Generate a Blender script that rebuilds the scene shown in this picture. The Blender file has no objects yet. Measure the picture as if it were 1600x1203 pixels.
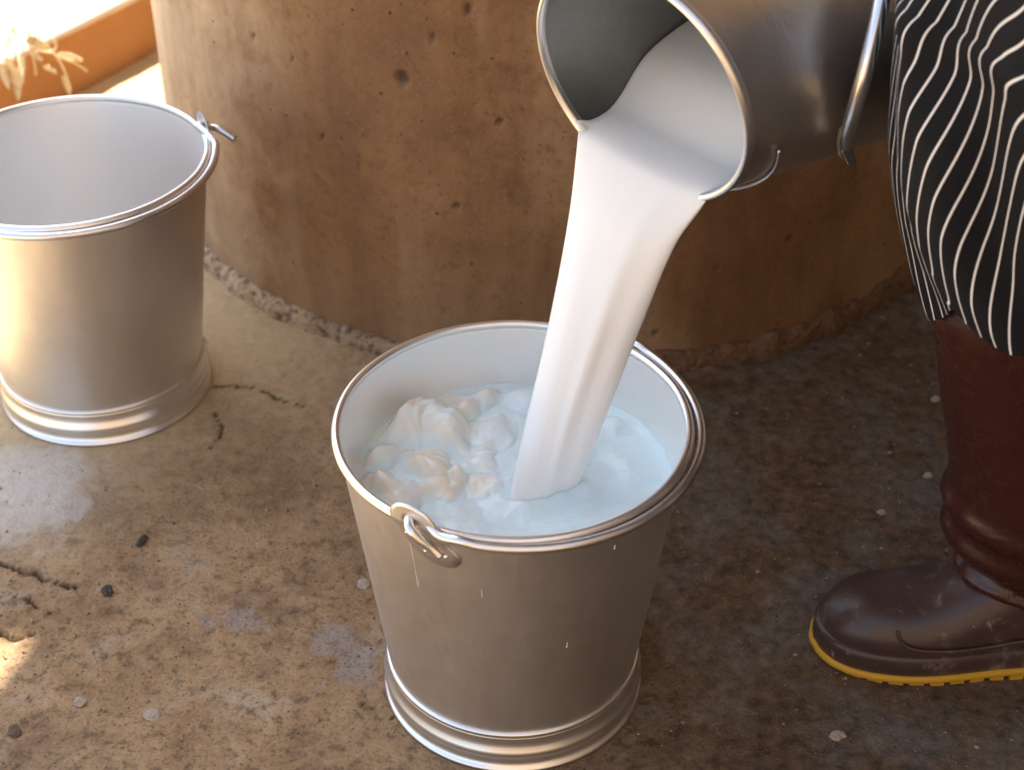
import bpy, bmesh, math, random
from mathutils import Vector, noise, Matrix
R = math.radians
PI = math.pi
random.seed(7)
S = bpy.context.scene
C = S.collection

# ------------------------------------------------------------------ camera
PITCH = 0.6246; CAMH = 1.099; FP = 2528.0
cd = bpy.data.cameras.new('camera'); cam = bpy.data.objects.new('camera', cd); C.objects.link(cam)
cam.location = (0, 0, CAMH); cam.rotation_euler = (PI/2 - PITCH, 0, 0)
cd.sensor_width = 36; cd.lens = FP/1600*36; cd.clip_start = 0.02; cd.clip_end = 500
cd.dof.use_dof = True; cd.dof.focus_distance = 1.36; cd.dof.aperture_fstop = 7.0
S.camera = cam
# ------------------------------------------------------------------ sky and sun
SUN_EL = R(63); SUN_DIR = Vector((-0.08, 1.0, 0)).normalized()      # horizontal direction towards the sun
w = bpy.data.worlds.new('World'); S.world = w; w.use_nodes = True
nt = w.node_tree; bg = nt.nodes['Background']
sky = nt.nodes.new('ShaderNodeTexSky'); sky.sky_type = 'NISHITA'; sky.sun_disc = False
sky.sun_elevation = SUN_EL; sky.sun_rotation = math.atan2(SUN_DIR.x, SUN_DIR.y)
sky.air_density = 1.0; sky.dust_density = 2.0; sky.ozone_density = 1.0
hs = nt.nodes.new('ShaderNodeHueSaturation'); hs.inputs['Saturation'].default_value = .62
nt.links.new(sky.outputs[0], hs.inputs['Color']); nt.links.new(hs.outputs[0], bg.inputs[0]); bg.inputs[1].default_value = 0.12
ld = bpy.data.lights.new('sun', 'SUN'); ld.energy = 5.0; ld.angle = R(0.5); ld.color = (1, .89, .74)
sun = bpy.data.objects.new('sun', ld); C.objects.link(sun)
sv = Vector((SUN_DIR.x*math.cos(SUN_EL), SUN_DIR.y*math.cos(SUN_EL), math.sin(SUN_EL)))
sun.rotation_euler = sv.to_track_quat('Z', 'Y').to_euler()
S.view_settings.view_transform = 'Standard'; S.view_settings.look = 'None'
S.view_settings.exposure = 1.75; S.view_settings.gamma = 1
S.render.engine = 'CYCLES'

# ------------------------------------------------------------------ helpers
cp, sp = math.cos(PITCH), math.sin(PITCH)
def ray(px, py):
    a = (px-800)/FP; b = (601.5-py)/FP
    return Vector((a, cp+b*sp, -sp+b*cp))
def at(px, py, d): return Vector((0, 0, CAMH)) + d*ray(px, py)
def gz(px, py, z=0.0): r = ray(px, py); return Vector((0, 0, CAMH)) + r*((z-CAMH)/r.z)
def gy(px, py, y): r = ray(px, py); return Vector((0, 0, CAMH)) + r*(y/r.y)
def lerp(a, b, t): return a+(b-a)*t
def interp(tab, x):
    if x <= tab[0][0]: return tab[0][1]
    for (a, fa), (b, fb) in zip(tab, tab[1:]):
        if x <= b:
            t = (x-a)/(b-a); return lerp(fa, fb, t)
    return tab[-1][1]
def sinterp(tab, x):            # smooth (Catmull-Rom) version
    n = len(tab)
    if x <= tab[0][0]: return tab[0][1]
    if x >= tab[-1][0]: return tab[-1][1]
    for i in range(n-1):
        if x <= tab[i+1][0]:
            t = (x-tab[i][0])/(tab[i+1][0]-tab[i][0])
            p0 = tab[max(i-1, 0)][1]; p1 = tab[i][1]; p2 = tab[i+1][1]; p3 = tab[min(i+2, n-1)][1]
            return 0.5*((2*p1)+(p2-p0)*t+(2*p0-5*p1+4*p2-p3)*t*t+(3*p1-p0-3*p2+p3)*t*t*t)
def sstep(a, b, x):
    t = min(1, max(0, (x-a)/(b-a))); return t*t*(3-2*t)
def nz(x, y, z=0.0): return noise.noise(Vector((x, y, z)))
def fbm(x, y, z=0.0, o=4): return noise.fractal(Vector((x, y, z)), 1.0, 2.0, o)

def mesh_obj(name, verts, faces, mat=None, parent=None, smooth=True, uv=None):
    me = bpy.data.meshes.new(name); me.from_pydata([tuple(v) for v in verts], [], faces); me.update()
    if smooth: me.polygons.foreach_set('use_smooth', [True]*len(me.polygons))
    if uv:
        l = me.uv_layers.new(name='UVMap')
        buf = []
        for lp in me.loops: buf += list(uv[lp.vertex_index])
        l.data.foreach_set('uv', buf)
    if mat: me.materials.append(mat)
    o = bpy.data.objects.new(name, me); C.objects.link(o)
    if parent: o.parent = parent
    return o
def empty(name, loc, rz=0):
    o = bpy.data.objects.new(name, None); C.objects.link(o); o.location = loc; o.rotation_euler.z = rz
    o.empty_display_size = .05; return o
def tag(o, label=None, cat=None, group=None, kind=None):
    if label: o['label'] = label
    if cat: o['category'] = cat
    if group: o['group'] = group
    if kind: o['kind'] = kind
    return o
def loft(rings, close_ring=True, cap0=False, cap1=False):
    v = []; f = []; n = len(rings[0])
    for r in rings: v += list(r)
    for i in range(len(rings)-1):
        for j in range(n if close_ring else n-1):
            k = (j+1) % n
            f.append((i*n+j, i*n+k, (i+1)*n+k, (i+1)*n+j))
    if cap0: f.append(tuple(range(n-1, -1, -1)))
    if cap1: f.append(tuple((len(rings)-1)*n+j for j in range(n)))
    return v, f
def lathe(prof, n=128, wob=None):
    rings = []
    for r, z in prof:
        ring = []
        for j in range(n):
            a = 2*PI*j/n; rr = r+(wob(a, z) if wob else 0)
            ring.append((rr*math.cos(a), rr*math.sin(a), z))
        rings.append(ring)
    return loft(rings)
def frames(pts):
    pts = [Vector(p) for p in pts]; out = []
    up = None
    for i, p in enumerate(pts):
        t = (pts[min(i+1, len(pts)-1)]-pts[max(i-1, 0)]).normalized()
        if up is None:
            up = Vector((0, 0, 1)) if abs(t.z) < .9 else Vector((1, 0, 0))
        a = t.cross(up).normalized(); up = a.cross(t).normalized()
        out.append((p, a, up))
    return out
def tube(pts, r, n=12, cap=True):
    rings = []
    fr = frames(pts)
    for i, (p, a, b) in enumerate(fr):
        rr = r[i] if isinstance(r, (list, tuple)) else r
        rings.append([p+a*(rr*math.cos(2*PI*j/n))+b*(rr*math.sin(2*PI*j/n)) for j in range(n)])
    return loft(rings, True, cap, cap)
def smooth_path(pts, k=8):
    out = []; pts = [Vector(p) for p in pts]; n = len(pts)
    for i in range(n-1):
        p0, p1, p2, p3 = pts[max(i-1, 0)], pts[i], pts[i+1], pts[min(i+2, n-1)]
        for s in range(k):
            t = s/k
            out.append(0.5*((2*p1)+(p2-p0)*t+(2*p0-5*p1+4*p2-p3)*t*t+(3*p1-p0-3*p2+p3)*t*t*t))
    out.append(pts[-1]); return out
def merge(*vf):
    v = []; f = []
    for a, b in vf:
        o = len(v); v += list(a); f += [tuple(i+o for i in q) for q in b]
    return v, f

# ------------------------------------------------------------------ material helpers
class NT:
    def __init__(s, name):
        s.m = bpy.data.materials.new(name); s.m.use_nodes = True; s.t = s.m.node_tree
        s.b = s.t.nodes['Principled BSDF']; s.tc = s.t.nodes.new('ShaderNodeTexCoord')
    def n(s, typ, **k):
        x = s.t.nodes.new(typ)
        for a, b in k.items():
            if a.startswith('i_'): x.inputs[a[2:].replace('_', ' ')].default_value = b
            else: setattr(x, a, b)
        return x
    def l(s, a, b): s.t.links.new(a, b)
    def mapping(s, scale=(1, 1, 1), src='Object'):
        mp = s.n('ShaderNodeMapping'); mp.inputs['Scale'].default_value = scale; s.l(s.tc.outputs[src], mp.inputs[0]); return mp.outputs[0]
    def noise(s, scale, detail=4, rough=.55, vec=None, dist=0):
        x = s.n('ShaderNodeTexNoise'); x.inputs['Scale'].default_value = scale; x.inputs['Detail'].default_value = detail
        x.inputs['Roughness'].default_value = rough; x.inputs['Distortion'].default_value = dist
        s.l(vec or s.tc.outputs['Object'], x.inputs['Vector']); return x.outputs['Fac']
    def voro(s, scale, feat='F1', vec=None, rnd=1):
        x = s.n('ShaderNodeTexVoronoi', feature=feat); x.inputs['Scale'].default_value = scale; x.inputs['Randomness'].default_value = rnd
        s.l(vec or s.tc.outputs['Object'], x.inputs['Vector']); return x.outputs['Distance']
    def ramp(s, fac, stops, interp='LINEAR'):
        x = s.n('ShaderNodeValToRGB'); x.color_ramp.interpolation = interp; e = x.color_ramp.elements
        while len(e) < len(stops): e.new(.5)
        for i, (p, c) in enumerate(stops):
            e[i].position = p; e[i].color = (c, c, c, 1) if isinstance(c, (int, float)) else (*c, 1)
        s.l(fac, x.inputs[0]); return x.outputs[0]
    def mix(s, fac, a, b, mode='MIX'):
        x = s.n('ShaderNodeMix', data_type='RGBA', blend_type=mode)
        for sock, v in ((x.inputs[0], fac), (x.inputs[6], a), (x.inputs[7], b)):
            if isinstance(v, (int, float)): sock.default_value = v if sock == x.inputs[0] else (v, v, v, 1)
            elif isinstance(v, tuple): sock.default_value = (*v, 1)
            else: s.l(v, sock)
        return x.outputs[2]
    def math(s, op, a, b=0.0):
        x = s.n('ShaderNodeMath', operation=op)
        for i, v in enumerate((a, b)):
            if isinstance(v, (int, float)): x.inputs[i].default_value = v
            else: s.l(v, x.inputs[i])
        return x.outputs[0]
    def attr(s, name): x = s.n('ShaderNodeAttribute', attribute_name=name); return x.outputs['Fac']
    def bump(s, h, strength=.3, dist=.002, prev=None):
        x = s.n('ShaderNodeBump'); x.inputs['Strength'].default_value = strength; x.inputs['Distance'].default_value = dist
        s.l(h, x.inputs['Height'])
        if prev: s.l(prev, x.inputs['Normal'])
        return x.outputs[0]
    def fin(s, col=None, rough=None, metal=None, normal=None, **k):
        for nm, v in (('Base Color', col), ('Roughness', rough), ('Metallic', metal), ('Normal', normal)):
            if v is None: continue
            i = s.b.inputs[nm]
            if isinstance(v, (int, float)): i.default_value = v
            elif isinstance(v, tuple): i.default_value = (*v, 1)
            else: s.l(v, i)
        for a, v in k.items(): s.b.inputs[a.replace('_', ' ')].default_value = v
        return s.m

def mat_ground():
    m = NT('rough_brown_concrete')
    n1 = m.noise(2.6, 6, .6, dist=.4); n2 = m.noise(11, 6, .65, dist=.3); n3 = m.noise(70, 5, .7); n4 = m.noise(260, 3, .7)
    col = m.ramp(n1, [(.28, (.18, .100, .048)), (.44, (.295, .180, .090)), (.56, (.40, .265, .145)), (.72, (.33, .245, .165))])
    col = m.mix(m.ramp(n2, [(.34, .7), (.52, 0.0)]), col, (.17, .10, .06))
    col = m.mix(m.ramp(n2, [(.55, 0.0), (.72, .8)]), col, (.40, .32, .235))
    col = m.mix(m.ramp(n3, [(.33, .75), (.50, 0.0)]), col, (.085, .052, .032))
    col = m.mix(m.ramp(n3, [(.58, 0.0), (.74, .6)]), col, (.46, .38, .29))
    col = m.mix(m.ramp(n4, [(.34, .55), (.46, 0.0), (1, 0)]), col, (.05, .032, .022))
    # shade on the right and light on the left painted into the concrete colour
    col = m.mix(m.attr('right_shade'), col, m.mix(m.ramp(n2, [(.44, 0.0), (.60, 1.0)]), m.mix(m.ramp(n3, [(.35, 0.0), (.65, 1.0)]), (.045, .029, .017), (.14, .088, .05)), m.mix(m.ramp(n3, [(.35, 0.0), (.65, 1.0)]), (.062, .052, .043), (.145, .122, .098))))
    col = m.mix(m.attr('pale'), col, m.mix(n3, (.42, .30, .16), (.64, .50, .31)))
    col = m.mix(m.attr('caustic'), col, m.mix(n3, (.5, .5, .5), (.8, .8, .79)))  # light reflected off the bucket, painted as a pale patch on the floor
    col = m.mix(m.math('MULTIPLY', m.attr('blue'), m.ramp(n4, [(.4, .35), (.55, 1.0)])), col, (.30, .29, .31))
    # aggregate grains and pits
    v = m.voro(300); g = m.ramp(v, [(.12, 1.0), (.2, 0.0)])
    sel = m.ramp(m.noise(45, 2), [(.56, 0.0), (.62, 1.0)])
    col = m.mix(m.math('MULTIPLY', g, m.math('MULTIPLY', sel, .75)), col, (.48, .38, .29))
    v2 = m.voro(120); pit = m.ramp(v2, [(.07, 1.0), (.16, 0.0)]); selp = m.ramp(m.noise(24, 3), [(.52, 0.0), (.60, 1.0)])
    pit = m.math('MULTIPLY', pit, selp)
    col = m.mix(pit, col, (.045, .028, .018))
    col = m.mix(m.attr('crack'), col, (.03, .018, .010))
    h = m.math('ADD', m.math('MULTIPLY', n3, .9), m.math('MULTIPLY', n4, .5))
    h = m.math('SUBTRACT', h, m.math('MULTIPLY', pit, .8)); h = m.math('ADD', h, m.math('MULTIPLY', m.math('MULTIPLY', g, sel), .3))
    h = m.math('ADD', h, m.math('MULTIPLY', n2, 1.2))
    ro = m.math('SUBTRACT', m.ramp(n2, [(.3, .92), (.7, .78)]), m.math('MULTIPLY', m.attr('caustic'), .25))
    return m.fin(col, ro, None, m.bump(h, .75, .004), Specular_IOR_Level=.35)
def mat_clay():
    m = NT('stained_brown_clay')
    st = m.mapping((1, 1, .35)); n1 = m.noise(3.2, 6, .6, st, .5); n2 = m.noise(14, 6, .65, None, .3); n3 = m.noise(90, 4, .7); n4 = m.noise(300, 2)
    col = m.ramp(n1, [(.30, (.20, .098, .040)), (.48, (.27, .145, .064)), (.58, (.34, .20, .10)), (.74, (.38, .25, .145))])
    col = m.mix(m.ramp(n2, [(.30, .55), (.52, 0.0)]), col, (.14, .062, .028))
    col = m.mix(m.ramp(n2, [(.56, 0.0), (.80, .4)]), col, (.42, .25, .14))
    col = m.mix(m.ramp(n3, [(.34, .35), (.48, 0.0)]), col, (.085, .040, .020))
    col = m.mix(m.ramp(n4, [(.60, 0.0), (.75, .35)]), col, (.42, .30, .20))
    # left side paler: bounced light painted into the clay colour
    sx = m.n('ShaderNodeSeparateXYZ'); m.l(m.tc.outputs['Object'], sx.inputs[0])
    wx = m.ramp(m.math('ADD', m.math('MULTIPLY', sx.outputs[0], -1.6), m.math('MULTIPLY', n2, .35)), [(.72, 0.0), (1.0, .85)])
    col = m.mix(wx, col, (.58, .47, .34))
    lowz = m.ramp(m.math('ADD', sx.outputs[2], m.math('MULTIPLY', m.math('SUBTRACT', n2, .5), .22)), [(.04, .7), (.15, 0.0)])
    col = m.mix(m.math('MULTIPLY', lowz, m.ramp(n1, [(.4, .2), (.6, 1.0)])), col, (.36, .25, .15))
    v = m.voro(46); pit = m.math('MULTIPLY', m.ramp(v, [(.05, 1.0), (.10, 0.0)]), m.ramp(m.noise(9, 3), [(.47, 0.0), (.55, 1.0)]))
    v2 = m.voro(150); pit2 = m.math('MULTIPLY', m.ramp(v2, [(.08, 1.0), (.16, 0.0)]), m.ramp(m.noise(17, 3), [(.50, 0.0), (.6, .9)]))
    pit = m.math('MAXIMUM', m.math('MAXIMUM', pit, pit2), m.math('MULTIPLY', m.attr('pit'), .85))
    strk = m.noise(7, 5, .65, m.mapping((1, 1, .12)))
    col = m.mix(m.ramp(strk, [(.36, .55), (.50, 0.0)]), col, (.15, .075, .038))
    col = m.mix(m.ramp(strk, [(.54, 0.0), (.70, .40)]), col, (.46, .33, .22))
    col = m.mix(pit, col, (.035, .018, .012))
    h = m.math('SUBTRACT', m.math('ADD', m.math('MULTIPLY', n3, .5), m.math('MULTIPLY', n2, 1.5)), m.math('MULTIPLY', pit, 1.0))
    return m.fin(col, m.ramp(n2, [(.3, .75), (.7, .55)]), None, m.bump(h, .5, .003), Specular_IOR_Level=.4)
def mat_crust():
    m = NT('crumbly_mortar')
    n2 = m.noise(20, 6, .65); n3 = m.noise(110, 4, .7)
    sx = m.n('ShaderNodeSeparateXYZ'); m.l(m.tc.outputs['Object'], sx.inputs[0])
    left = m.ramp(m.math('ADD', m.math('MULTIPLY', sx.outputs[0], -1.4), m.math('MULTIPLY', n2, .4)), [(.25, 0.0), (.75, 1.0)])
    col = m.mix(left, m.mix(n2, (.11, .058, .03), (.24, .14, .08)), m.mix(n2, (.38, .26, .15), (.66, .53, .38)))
    col = m.mix(m.ramp(n3, [(.38, .8), (.52, 0.0)]), col, (.08, .045, .025))
    return m.fin(col, .9, None, m.bump(m.math('ADD', n3, m.math('MULTIPLY', n2, 2)), .9, .004))
def mat_metal(name, base=(.72, .70, .68), rough=.42, dents=.05, dirt=.25, streak=(1, 1, .15)):
    m = NT(name)
    n1 = m.noise(6, 5, .6); n2 = m.noise(60, 4, .7); st = m.noise(260, 2, .6, m.mapping((1, 1, .05)))
    col = m.mix(m.ramp(n1, [(.4, 0.0), (.75, dirt)]), base, (base[0]*.72, base[1]*.66, base[2]*.60))
    v = m.voro(75); sp_ = m.math('MULTIPLY', m.ramp(v, [(.03, 1.0), (.055, 0.0)]), m.ramp(m.noise(11, 2), [(.56, 0.0), (.6, 1.0)]))
    col = m.mix(m.math('MULTIPLY', sp_, .8), col, (.9, .9, .88))
    ro = m.math('ADD', m.math('MULTIPLY', n2, .12), m.math('ADD', m.math('MULTIPLY', st, .10), rough-.11))
    h = m.math('ADD', m.math('MULTIPLY', n1, 2.0), m.math('MULTIPLY', n2, .06))
    if dents < .02: return m.fin(col, rough, 1.0)
    return m.fin(col, ro, 1.0, m.bump(h, dents, .02))
def mat_milk(name, col=(.90, .895, .86), rough=.22, sss=.35):
    m = NT(name); n = m.noise(18, 3, .5)
    c = m.mix(n, col, (col[0]*.985, col[1]*.97, col[2]*.93))
    m.fin(c, rough, 0, m.bump(m.noise(30, 3), .08, .004), Subsurface_Weight=sss, Subsurface_Scale=.012)
    m.b.inputs['Subsurface Radius'].default_value = (1.0, .9, .75)
    return m.m
def mat_foam():
    m = NT('milk_foam'); n = m.noise(26, 4, .6); n2 = m.noise(420, 3, .6); cr = m.attr('cream')
    c = m.mix(m.math('MULTIPLY', cr, m.ramp(n, [(.35, .25), (.6, 1.0)])), (.76, .895, .94), (.82, .76, .63))
    v = m.voro(700)
    m.fin(c, .27, 0, m.bump(m.math('ADD', n2, m.math('MULTIPLY', v, .7)), .16, .0010), Subsurface_Weight=.5, Subsurface_Scale=.015)
    return m.m
def mat_rubber(name, col, col2, rough=.28, dusty=1.0):
    m = NT(name); n = m.noise(9, 5, .6); n2 = m.noise(60, 4, .7); n3 = m.noise(240, 2)
    c = m.mix(m.ramp(n, [(.35, 0.0), (.7, 1.0)]), col, col2)
    dust = m.ramp(m.math('ADD', n2, m.math('MULTIPLY', n, .5)), [(.80, 0.0), (1.05, .3*dusty)])
    c = m.mix(dust, c, (.22, .17, .14))
    sc = m.n('ShaderNodeMapping'); sc.inputs['Scale'].default_value = (9, 9, 2.2); sc.inputs['Rotation'].default_value = (.3, .5, 0); m.l(m.tc.outputs['Object'], sc.inputs[0])
    v = m.voro(4, 'DISTANCE_TO_EDGE', sc.outputs[0]); scr = m.math('MULTIPLY', m.ramp(v, [(.004, 1.0), (.012, 0.0)]), m.ramp(n2, [(.60, 0.0), (.66, .4*dusty)]))
    c = m.mix(scr, c, (.35, .27, .24))
    ro = m.math('ADD', m.math('MULTIPLY', n2, .25), rough-.08)
    return m.fin(c, ro, 0, m.bump(m.math('ADD', m.math('MULTIPLY', n, 1.4), m.math('MULTIPLY', n3, .05)), .10, .008))
def mat_simple(name, c1, c2, rough=.7, scale=20, bump=.3, metal=0):
    m = NT(name); n = m.noise(scale, 5, .6)
    return m.fin(m.mix(n, c1, c2), rough, metal, m.bump(n, bump, .003))
def mat_apron():
    m = NT('striped_apron_cloth')
    uv = m.n('ShaderNodeSeparateXYZ'); m.l(m.tc.outputs['UV'], uv.inputs[0])
    f = m.math('FRACT', uv.outputs[0]); d = m.math('ABSOLUTE', m.math('SUBTRACT', f, .5))
    mask = m.ramp(d, [(.046, 1.0), (.058, 0.0)])
    n = m.noise(40, 4, .6)
    blk = m.mix(n, (.005, .005, .006), (.012, .012, .014))
    col = m.mix(mask, blk, (.80, .77, .74))
    wv = m.n('ShaderNodeTexWave', wave_type='BANDS'); wv.inputs['Scale'].default_value = 420; m.l(m.tc.outputs['Object'], wv.inputs[0])
    return m.fin(col, .8, 0, m.bump(m.math('ADD', m.math('MULTIPLY', wv.outputs['Fac'], .3), m.math('MULTIPLY', mask, .5)), .15, .0006), Specular_IOR_Level=.15)

M_ground = mat_ground(); M_clay = mat_clay(); M_crust = mat_crust()
M_alu = mat_metal('brushed_aluminium', (.80, .80, .80), .42, .045, .5)
M_bright_inside = mat_metal('brightened_bucket_inside', (.96, .95, .93), .50, .03, .05)  # lighter copy of the bucket metal: interior brightness put into the colour
M_rim = mat_metal('polished_rim_metal', (.86, .85, .84), .32, .004, .1)
M_foot = mat_metal('spun_aluminium', (.86, .86, .86), .33, .01, .15)
M_old = mat_metal('worn_steel', (.68, .63, .58), .40, .12, .5)
M_oldin = mat_metal('dull_grey_steel', (.36, .37, .36), .42, .08, .4)
M_wire = mat_metal('galvanised_wire', (.78, .79, .82), .28, .005, .2)
M_milk = mat_milk('fresh_milk', (.87, .89, .90)); M_foam = mat_foam()
M_boot = mat_rubber('oxblood_rubber', (.045, .012, .009), (.056, .015, .011), .22, .25)
M_vamp = mat_rubber('dark_brown_rubber', (.050, .028, .024), (.075, .045, .039), .30, 2.2)
M_sole = mat_simple('yellow_sole_rubber', (.50, .27, .012), (.60, .33, .03), .55, 60, .2)
def mat_ledge():
    m = NT('terracotta_plaster'); n = m.noise(9, 5, .6); sx = m.n('ShaderNodeSeparateXYZ'); m.l(m.tc.outputs['Object'], sx.inputs[0])
    k = m.ramp(m.math('ADD', sx.outputs[2], m.math('MULTIPLY', m.math('SUBTRACT', n, .5), .012)), [(.094, 0.0), (.104, 1.0)])  # whitened top edge: sun glare painted into the plaster colour
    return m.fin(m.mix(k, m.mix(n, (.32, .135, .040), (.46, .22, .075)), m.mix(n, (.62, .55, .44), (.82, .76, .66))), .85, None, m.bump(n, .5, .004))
M_terra = mat_ledge()
M_straw = mat_simple('dry_straw', (.62, .47, .26), (.80, .70, .50), .8, 60, .2)
M_stone = mat_simple('pale_stone', (.30, .24, .18), (.46, .38, .30), .85, 90, .5)
M_dark = mat_simple('dark_seed_husk', (.02, .014, .008), (.05, .035, .02), .6, 90, .4)
M_apron = mat_apron()
M_cloth = mat_simple('dark_trouser_cloth', (.02, .022, .03), (.03, .032, .04), .9, 120, .3)
M_added_wall = mat_simple('added_wall_brown', (.30, .22, .15), (.40, .31, .22), .9, 7, .5)
M_blocker = mat_simple('weathered_blocker_sheet', (.16, .13, .11), (.24, .20, .17), .8, 5, .3)

# ------------------------------------------------------------------ ground (one sheet, fine near the buckets)
def axis(lo, hi, step, far):
    a = []; x = lo
    while x < hi+1e-6: a.append(x); x += step
    s = step; x = a[-1]
    while x < far: s *= 1.35; x += s; a.append(x)
    s = step; x = a[0]
    while x > -far: s *= 1.35; x -= s; a.insert(0, x)
    return a
cracks = [  # (points in the ground plane, half width, depth)
    ([gz(0, 878), gz(45, 893), gz(80, 905), gz(118, 914)],   .0017, .006),
    ([gz(-60, 985), gz(0, 990), gz(30, 989), gz(52, 990)], .0024, .010),
    ([gz(62, 962), gz(85, 955), gz(110, 950)], .0010, .003),
    ([gz(336, 600), gz(390, 607), gz(430, 625), gz(475, 638)], .0011, .004),
    ([gz(335, 640), gz(346, 672), gz(345, 690), gz(325, 705)], .0011, .004),
    ([gz(0, 925), gz(30, 930), gz(60, 945)], .0010, .003),
    ([gz(560, 1095), gz(600, 1108), gz(615, 1120)], .0010, .003)]
def segdist(x, y, a, b):
    dx, dy = b.x-a.x, b.y-a.y; t = max(0, min(1, ((x-a.x)*dx+(y-a.y)*dy)/(dx*dx+dy*dy)))
    return math.hypot(x-a.x-t*dx, y-a.y-t*dy)
def blob(x, y, c, rx, ry):
    d = math.hypot((x-c.x)/rx, (y-c.y)/ry)+.45*nz(x*22, y*22, 3)+.25*nz(x*70, y*70, 1)
    return 1-sstep(.6, 1.05, d)
def ground_h(x, y):
    h = .006*nz(x*2.4, y*2.4, 5)+.0035*fbm(x*9, y*9, 2, 4)+.0012*fbm(x*60, y*60, 7, 3)
    return h
FLAT = [((0.0007, 1.0658), .13), ((-.470, 1.527), .13)]
def build_ground():
    xs = axis(-.72, .66, .0036, 60); ys = axis(.86, 2.45, .0040, 60)
    V = []; F = []; att = {k: [] for k in ('crack', 'right_shade', 'pale', 'caustic', 'blue')}
    bc = [(gz(385, 970), .020, .016), (gz(515, 998), .028, .018), (gz(560, 1040), .022, .024), (gz(322, 970), .009, .009)]
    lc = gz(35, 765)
    for y in ys:
        for x in xs:
            near = -.9 < x < .8 and .7 < y < 2.7
            h = 0; c = 0
            if near:
                h = ground_h(x, y)
                for (fc, fr) in FLAT:
                    d = math.hypot(x-fc[0], y-fc[1]); k = 1-sstep(fr, fr+.07, d); h = h*(1-k)-.0008*k
                if y < 1.9 and x < -.05:
                    for pts, hw, dep in cracks:
                        b0 = pts[0]; b1 = pts[-1]
                        if min(b0.x, b1.x)-.03 < x < max(b0.x, b1.x)+.03 and min(b0.y, b1.y)-.05 < y < max(b0.y, b1.y)+.05:
                            wx = x+.006*nz(x*70, y*70, 9)+.002*nz(x*220, y*220, 9); wy = y+.007*nz(x*60, y*60, 4)+.0025*nz(x*220, y*220, 4)
                            d = min(segdist(wx, wy, p, q) for p, q in zip(pts, pts[1:]))
                            kk = 1-sstep(hw*.5, hw*(1.5+1.2*nz(x*90, y*90, 2)), d); c = max(c, kk); h -= dep*kk
                # broken slate-like slab in the lower left corner
                k = blob(x, y, gz(25, 940), .055, .05)
                h += k*.004*(abs(nz(x*20-y*10, y*90, 2))*2-.6)
            V.append((x, y, h)); att['crack'].append(c)
            att['right_shade'].append(sstep(-.20, .22, x+.16*nz(x*3, y*3, 8)+.05*nz(x*12, y*12, 8)-.10*(y-1.1))*.92 if near or x > 0 else 0)
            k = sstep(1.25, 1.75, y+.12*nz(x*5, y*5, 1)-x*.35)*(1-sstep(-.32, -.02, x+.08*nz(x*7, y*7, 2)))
            att['pale'].append(max(k, .9*sstep(-.62, -.8, x)))  # lit left side painted paler, outer strip raised to bounce warm light
            att['caustic'].append((blob(x, y, lc, .085, .10)*.35+.3*math.exp(-((x-lc.x)/.07)**2-((y-lc.y)/.07)**2)) if near else 0)
            att['blue'].append(max(blob(x+.012*nz(x*45, y*45, 6), y+.012*nz(x*45, y*45, 3), b[0], b[1]*1.15, b[2]*1.25) for b in bc)*.5 if near else 0)
    n = len(xs)
    for j in range(len(ys)-1):
        for i in range(n-1): F.append((j*n+i, j*n+i+1, (j+1)*n+i+1, (j+1)*n+i))
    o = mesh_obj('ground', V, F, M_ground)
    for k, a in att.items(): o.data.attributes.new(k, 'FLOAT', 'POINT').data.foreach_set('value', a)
    tag(o, 'rough brown concrete ground with cracks, pits, bluish stains, and light and shade painted in', 'ground', kind='structure')
build_ground()

# ------------------------------------------------------------------ unseen sheet added to throw the shade, cut to its outline (above and behind the picture)
def build_shade_blocker():
    Hh = 2.7; off = Vector((SUN_DIR.x, SUN_DIR.y, 0))*(Hh/math.tan(SUN_EL))
    a = gz(0, 1057); b = gz(54, 988); k = (b-a).normalized()
    low = b-k*2.2
    shade = [(b.x-.20, b.y+.004), (b.x, b.y), (low.x, low.y), (2.3, low.y), (2.3, 3.9), (-.10, 3.9), (-.46, 2.20), (-.60, 2.06), (-.68, 1.80)]
    th = .010; v = []; f = []
    for z in (Hh, Hh+th):
        for x, y in shade: v.append((x+off.x, y+off.y, z))
    n = len(shade)
    f.append(tuple(range(n))); f.append(tuple(range(2*n-1, n-1, -1)))
    for i in range(n): f.append((i, (i+1) % n, n+(i+1) % n, n+i))
    root = empty('shade_blocker', (off.x, off.y, 0)); tag(root, 'added unseen flat sheet on slim posts, cut to shade the yard', 'shade blocker')
    bm = bmesh.new(); me = bpy.data.meshes.new('blocker_sheet')
    vs = [bm.verts.new((p[0]-off.x, p[1]-off.y, p[2])) for p in v]
    for q in f: bm.faces.new([vs[i] for i in q])
    bm.normal_update(); bmesh.ops.triangulate(bm, faces=bm.faces[:]); bmesh.ops.recalc_face_normals(bm, faces=bm.faces[:]); bm.to_mesh(me); bm.free()
    me.materials.append(M_blocker); o = bpy.data.objects.new('blocker_sheet', me); C.objects.link(o); o.parent = root
    for x, y in ((-2.5, 1.3), (2.1, 3.7), (2.1, .2)):
        pv, pf = tube([(x, y, 0), (x, y, Hh)], .04, 12); mesh_obj('blocker_post', pv, pf, M_blocker, root)
build_shade_blocker()
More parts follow.
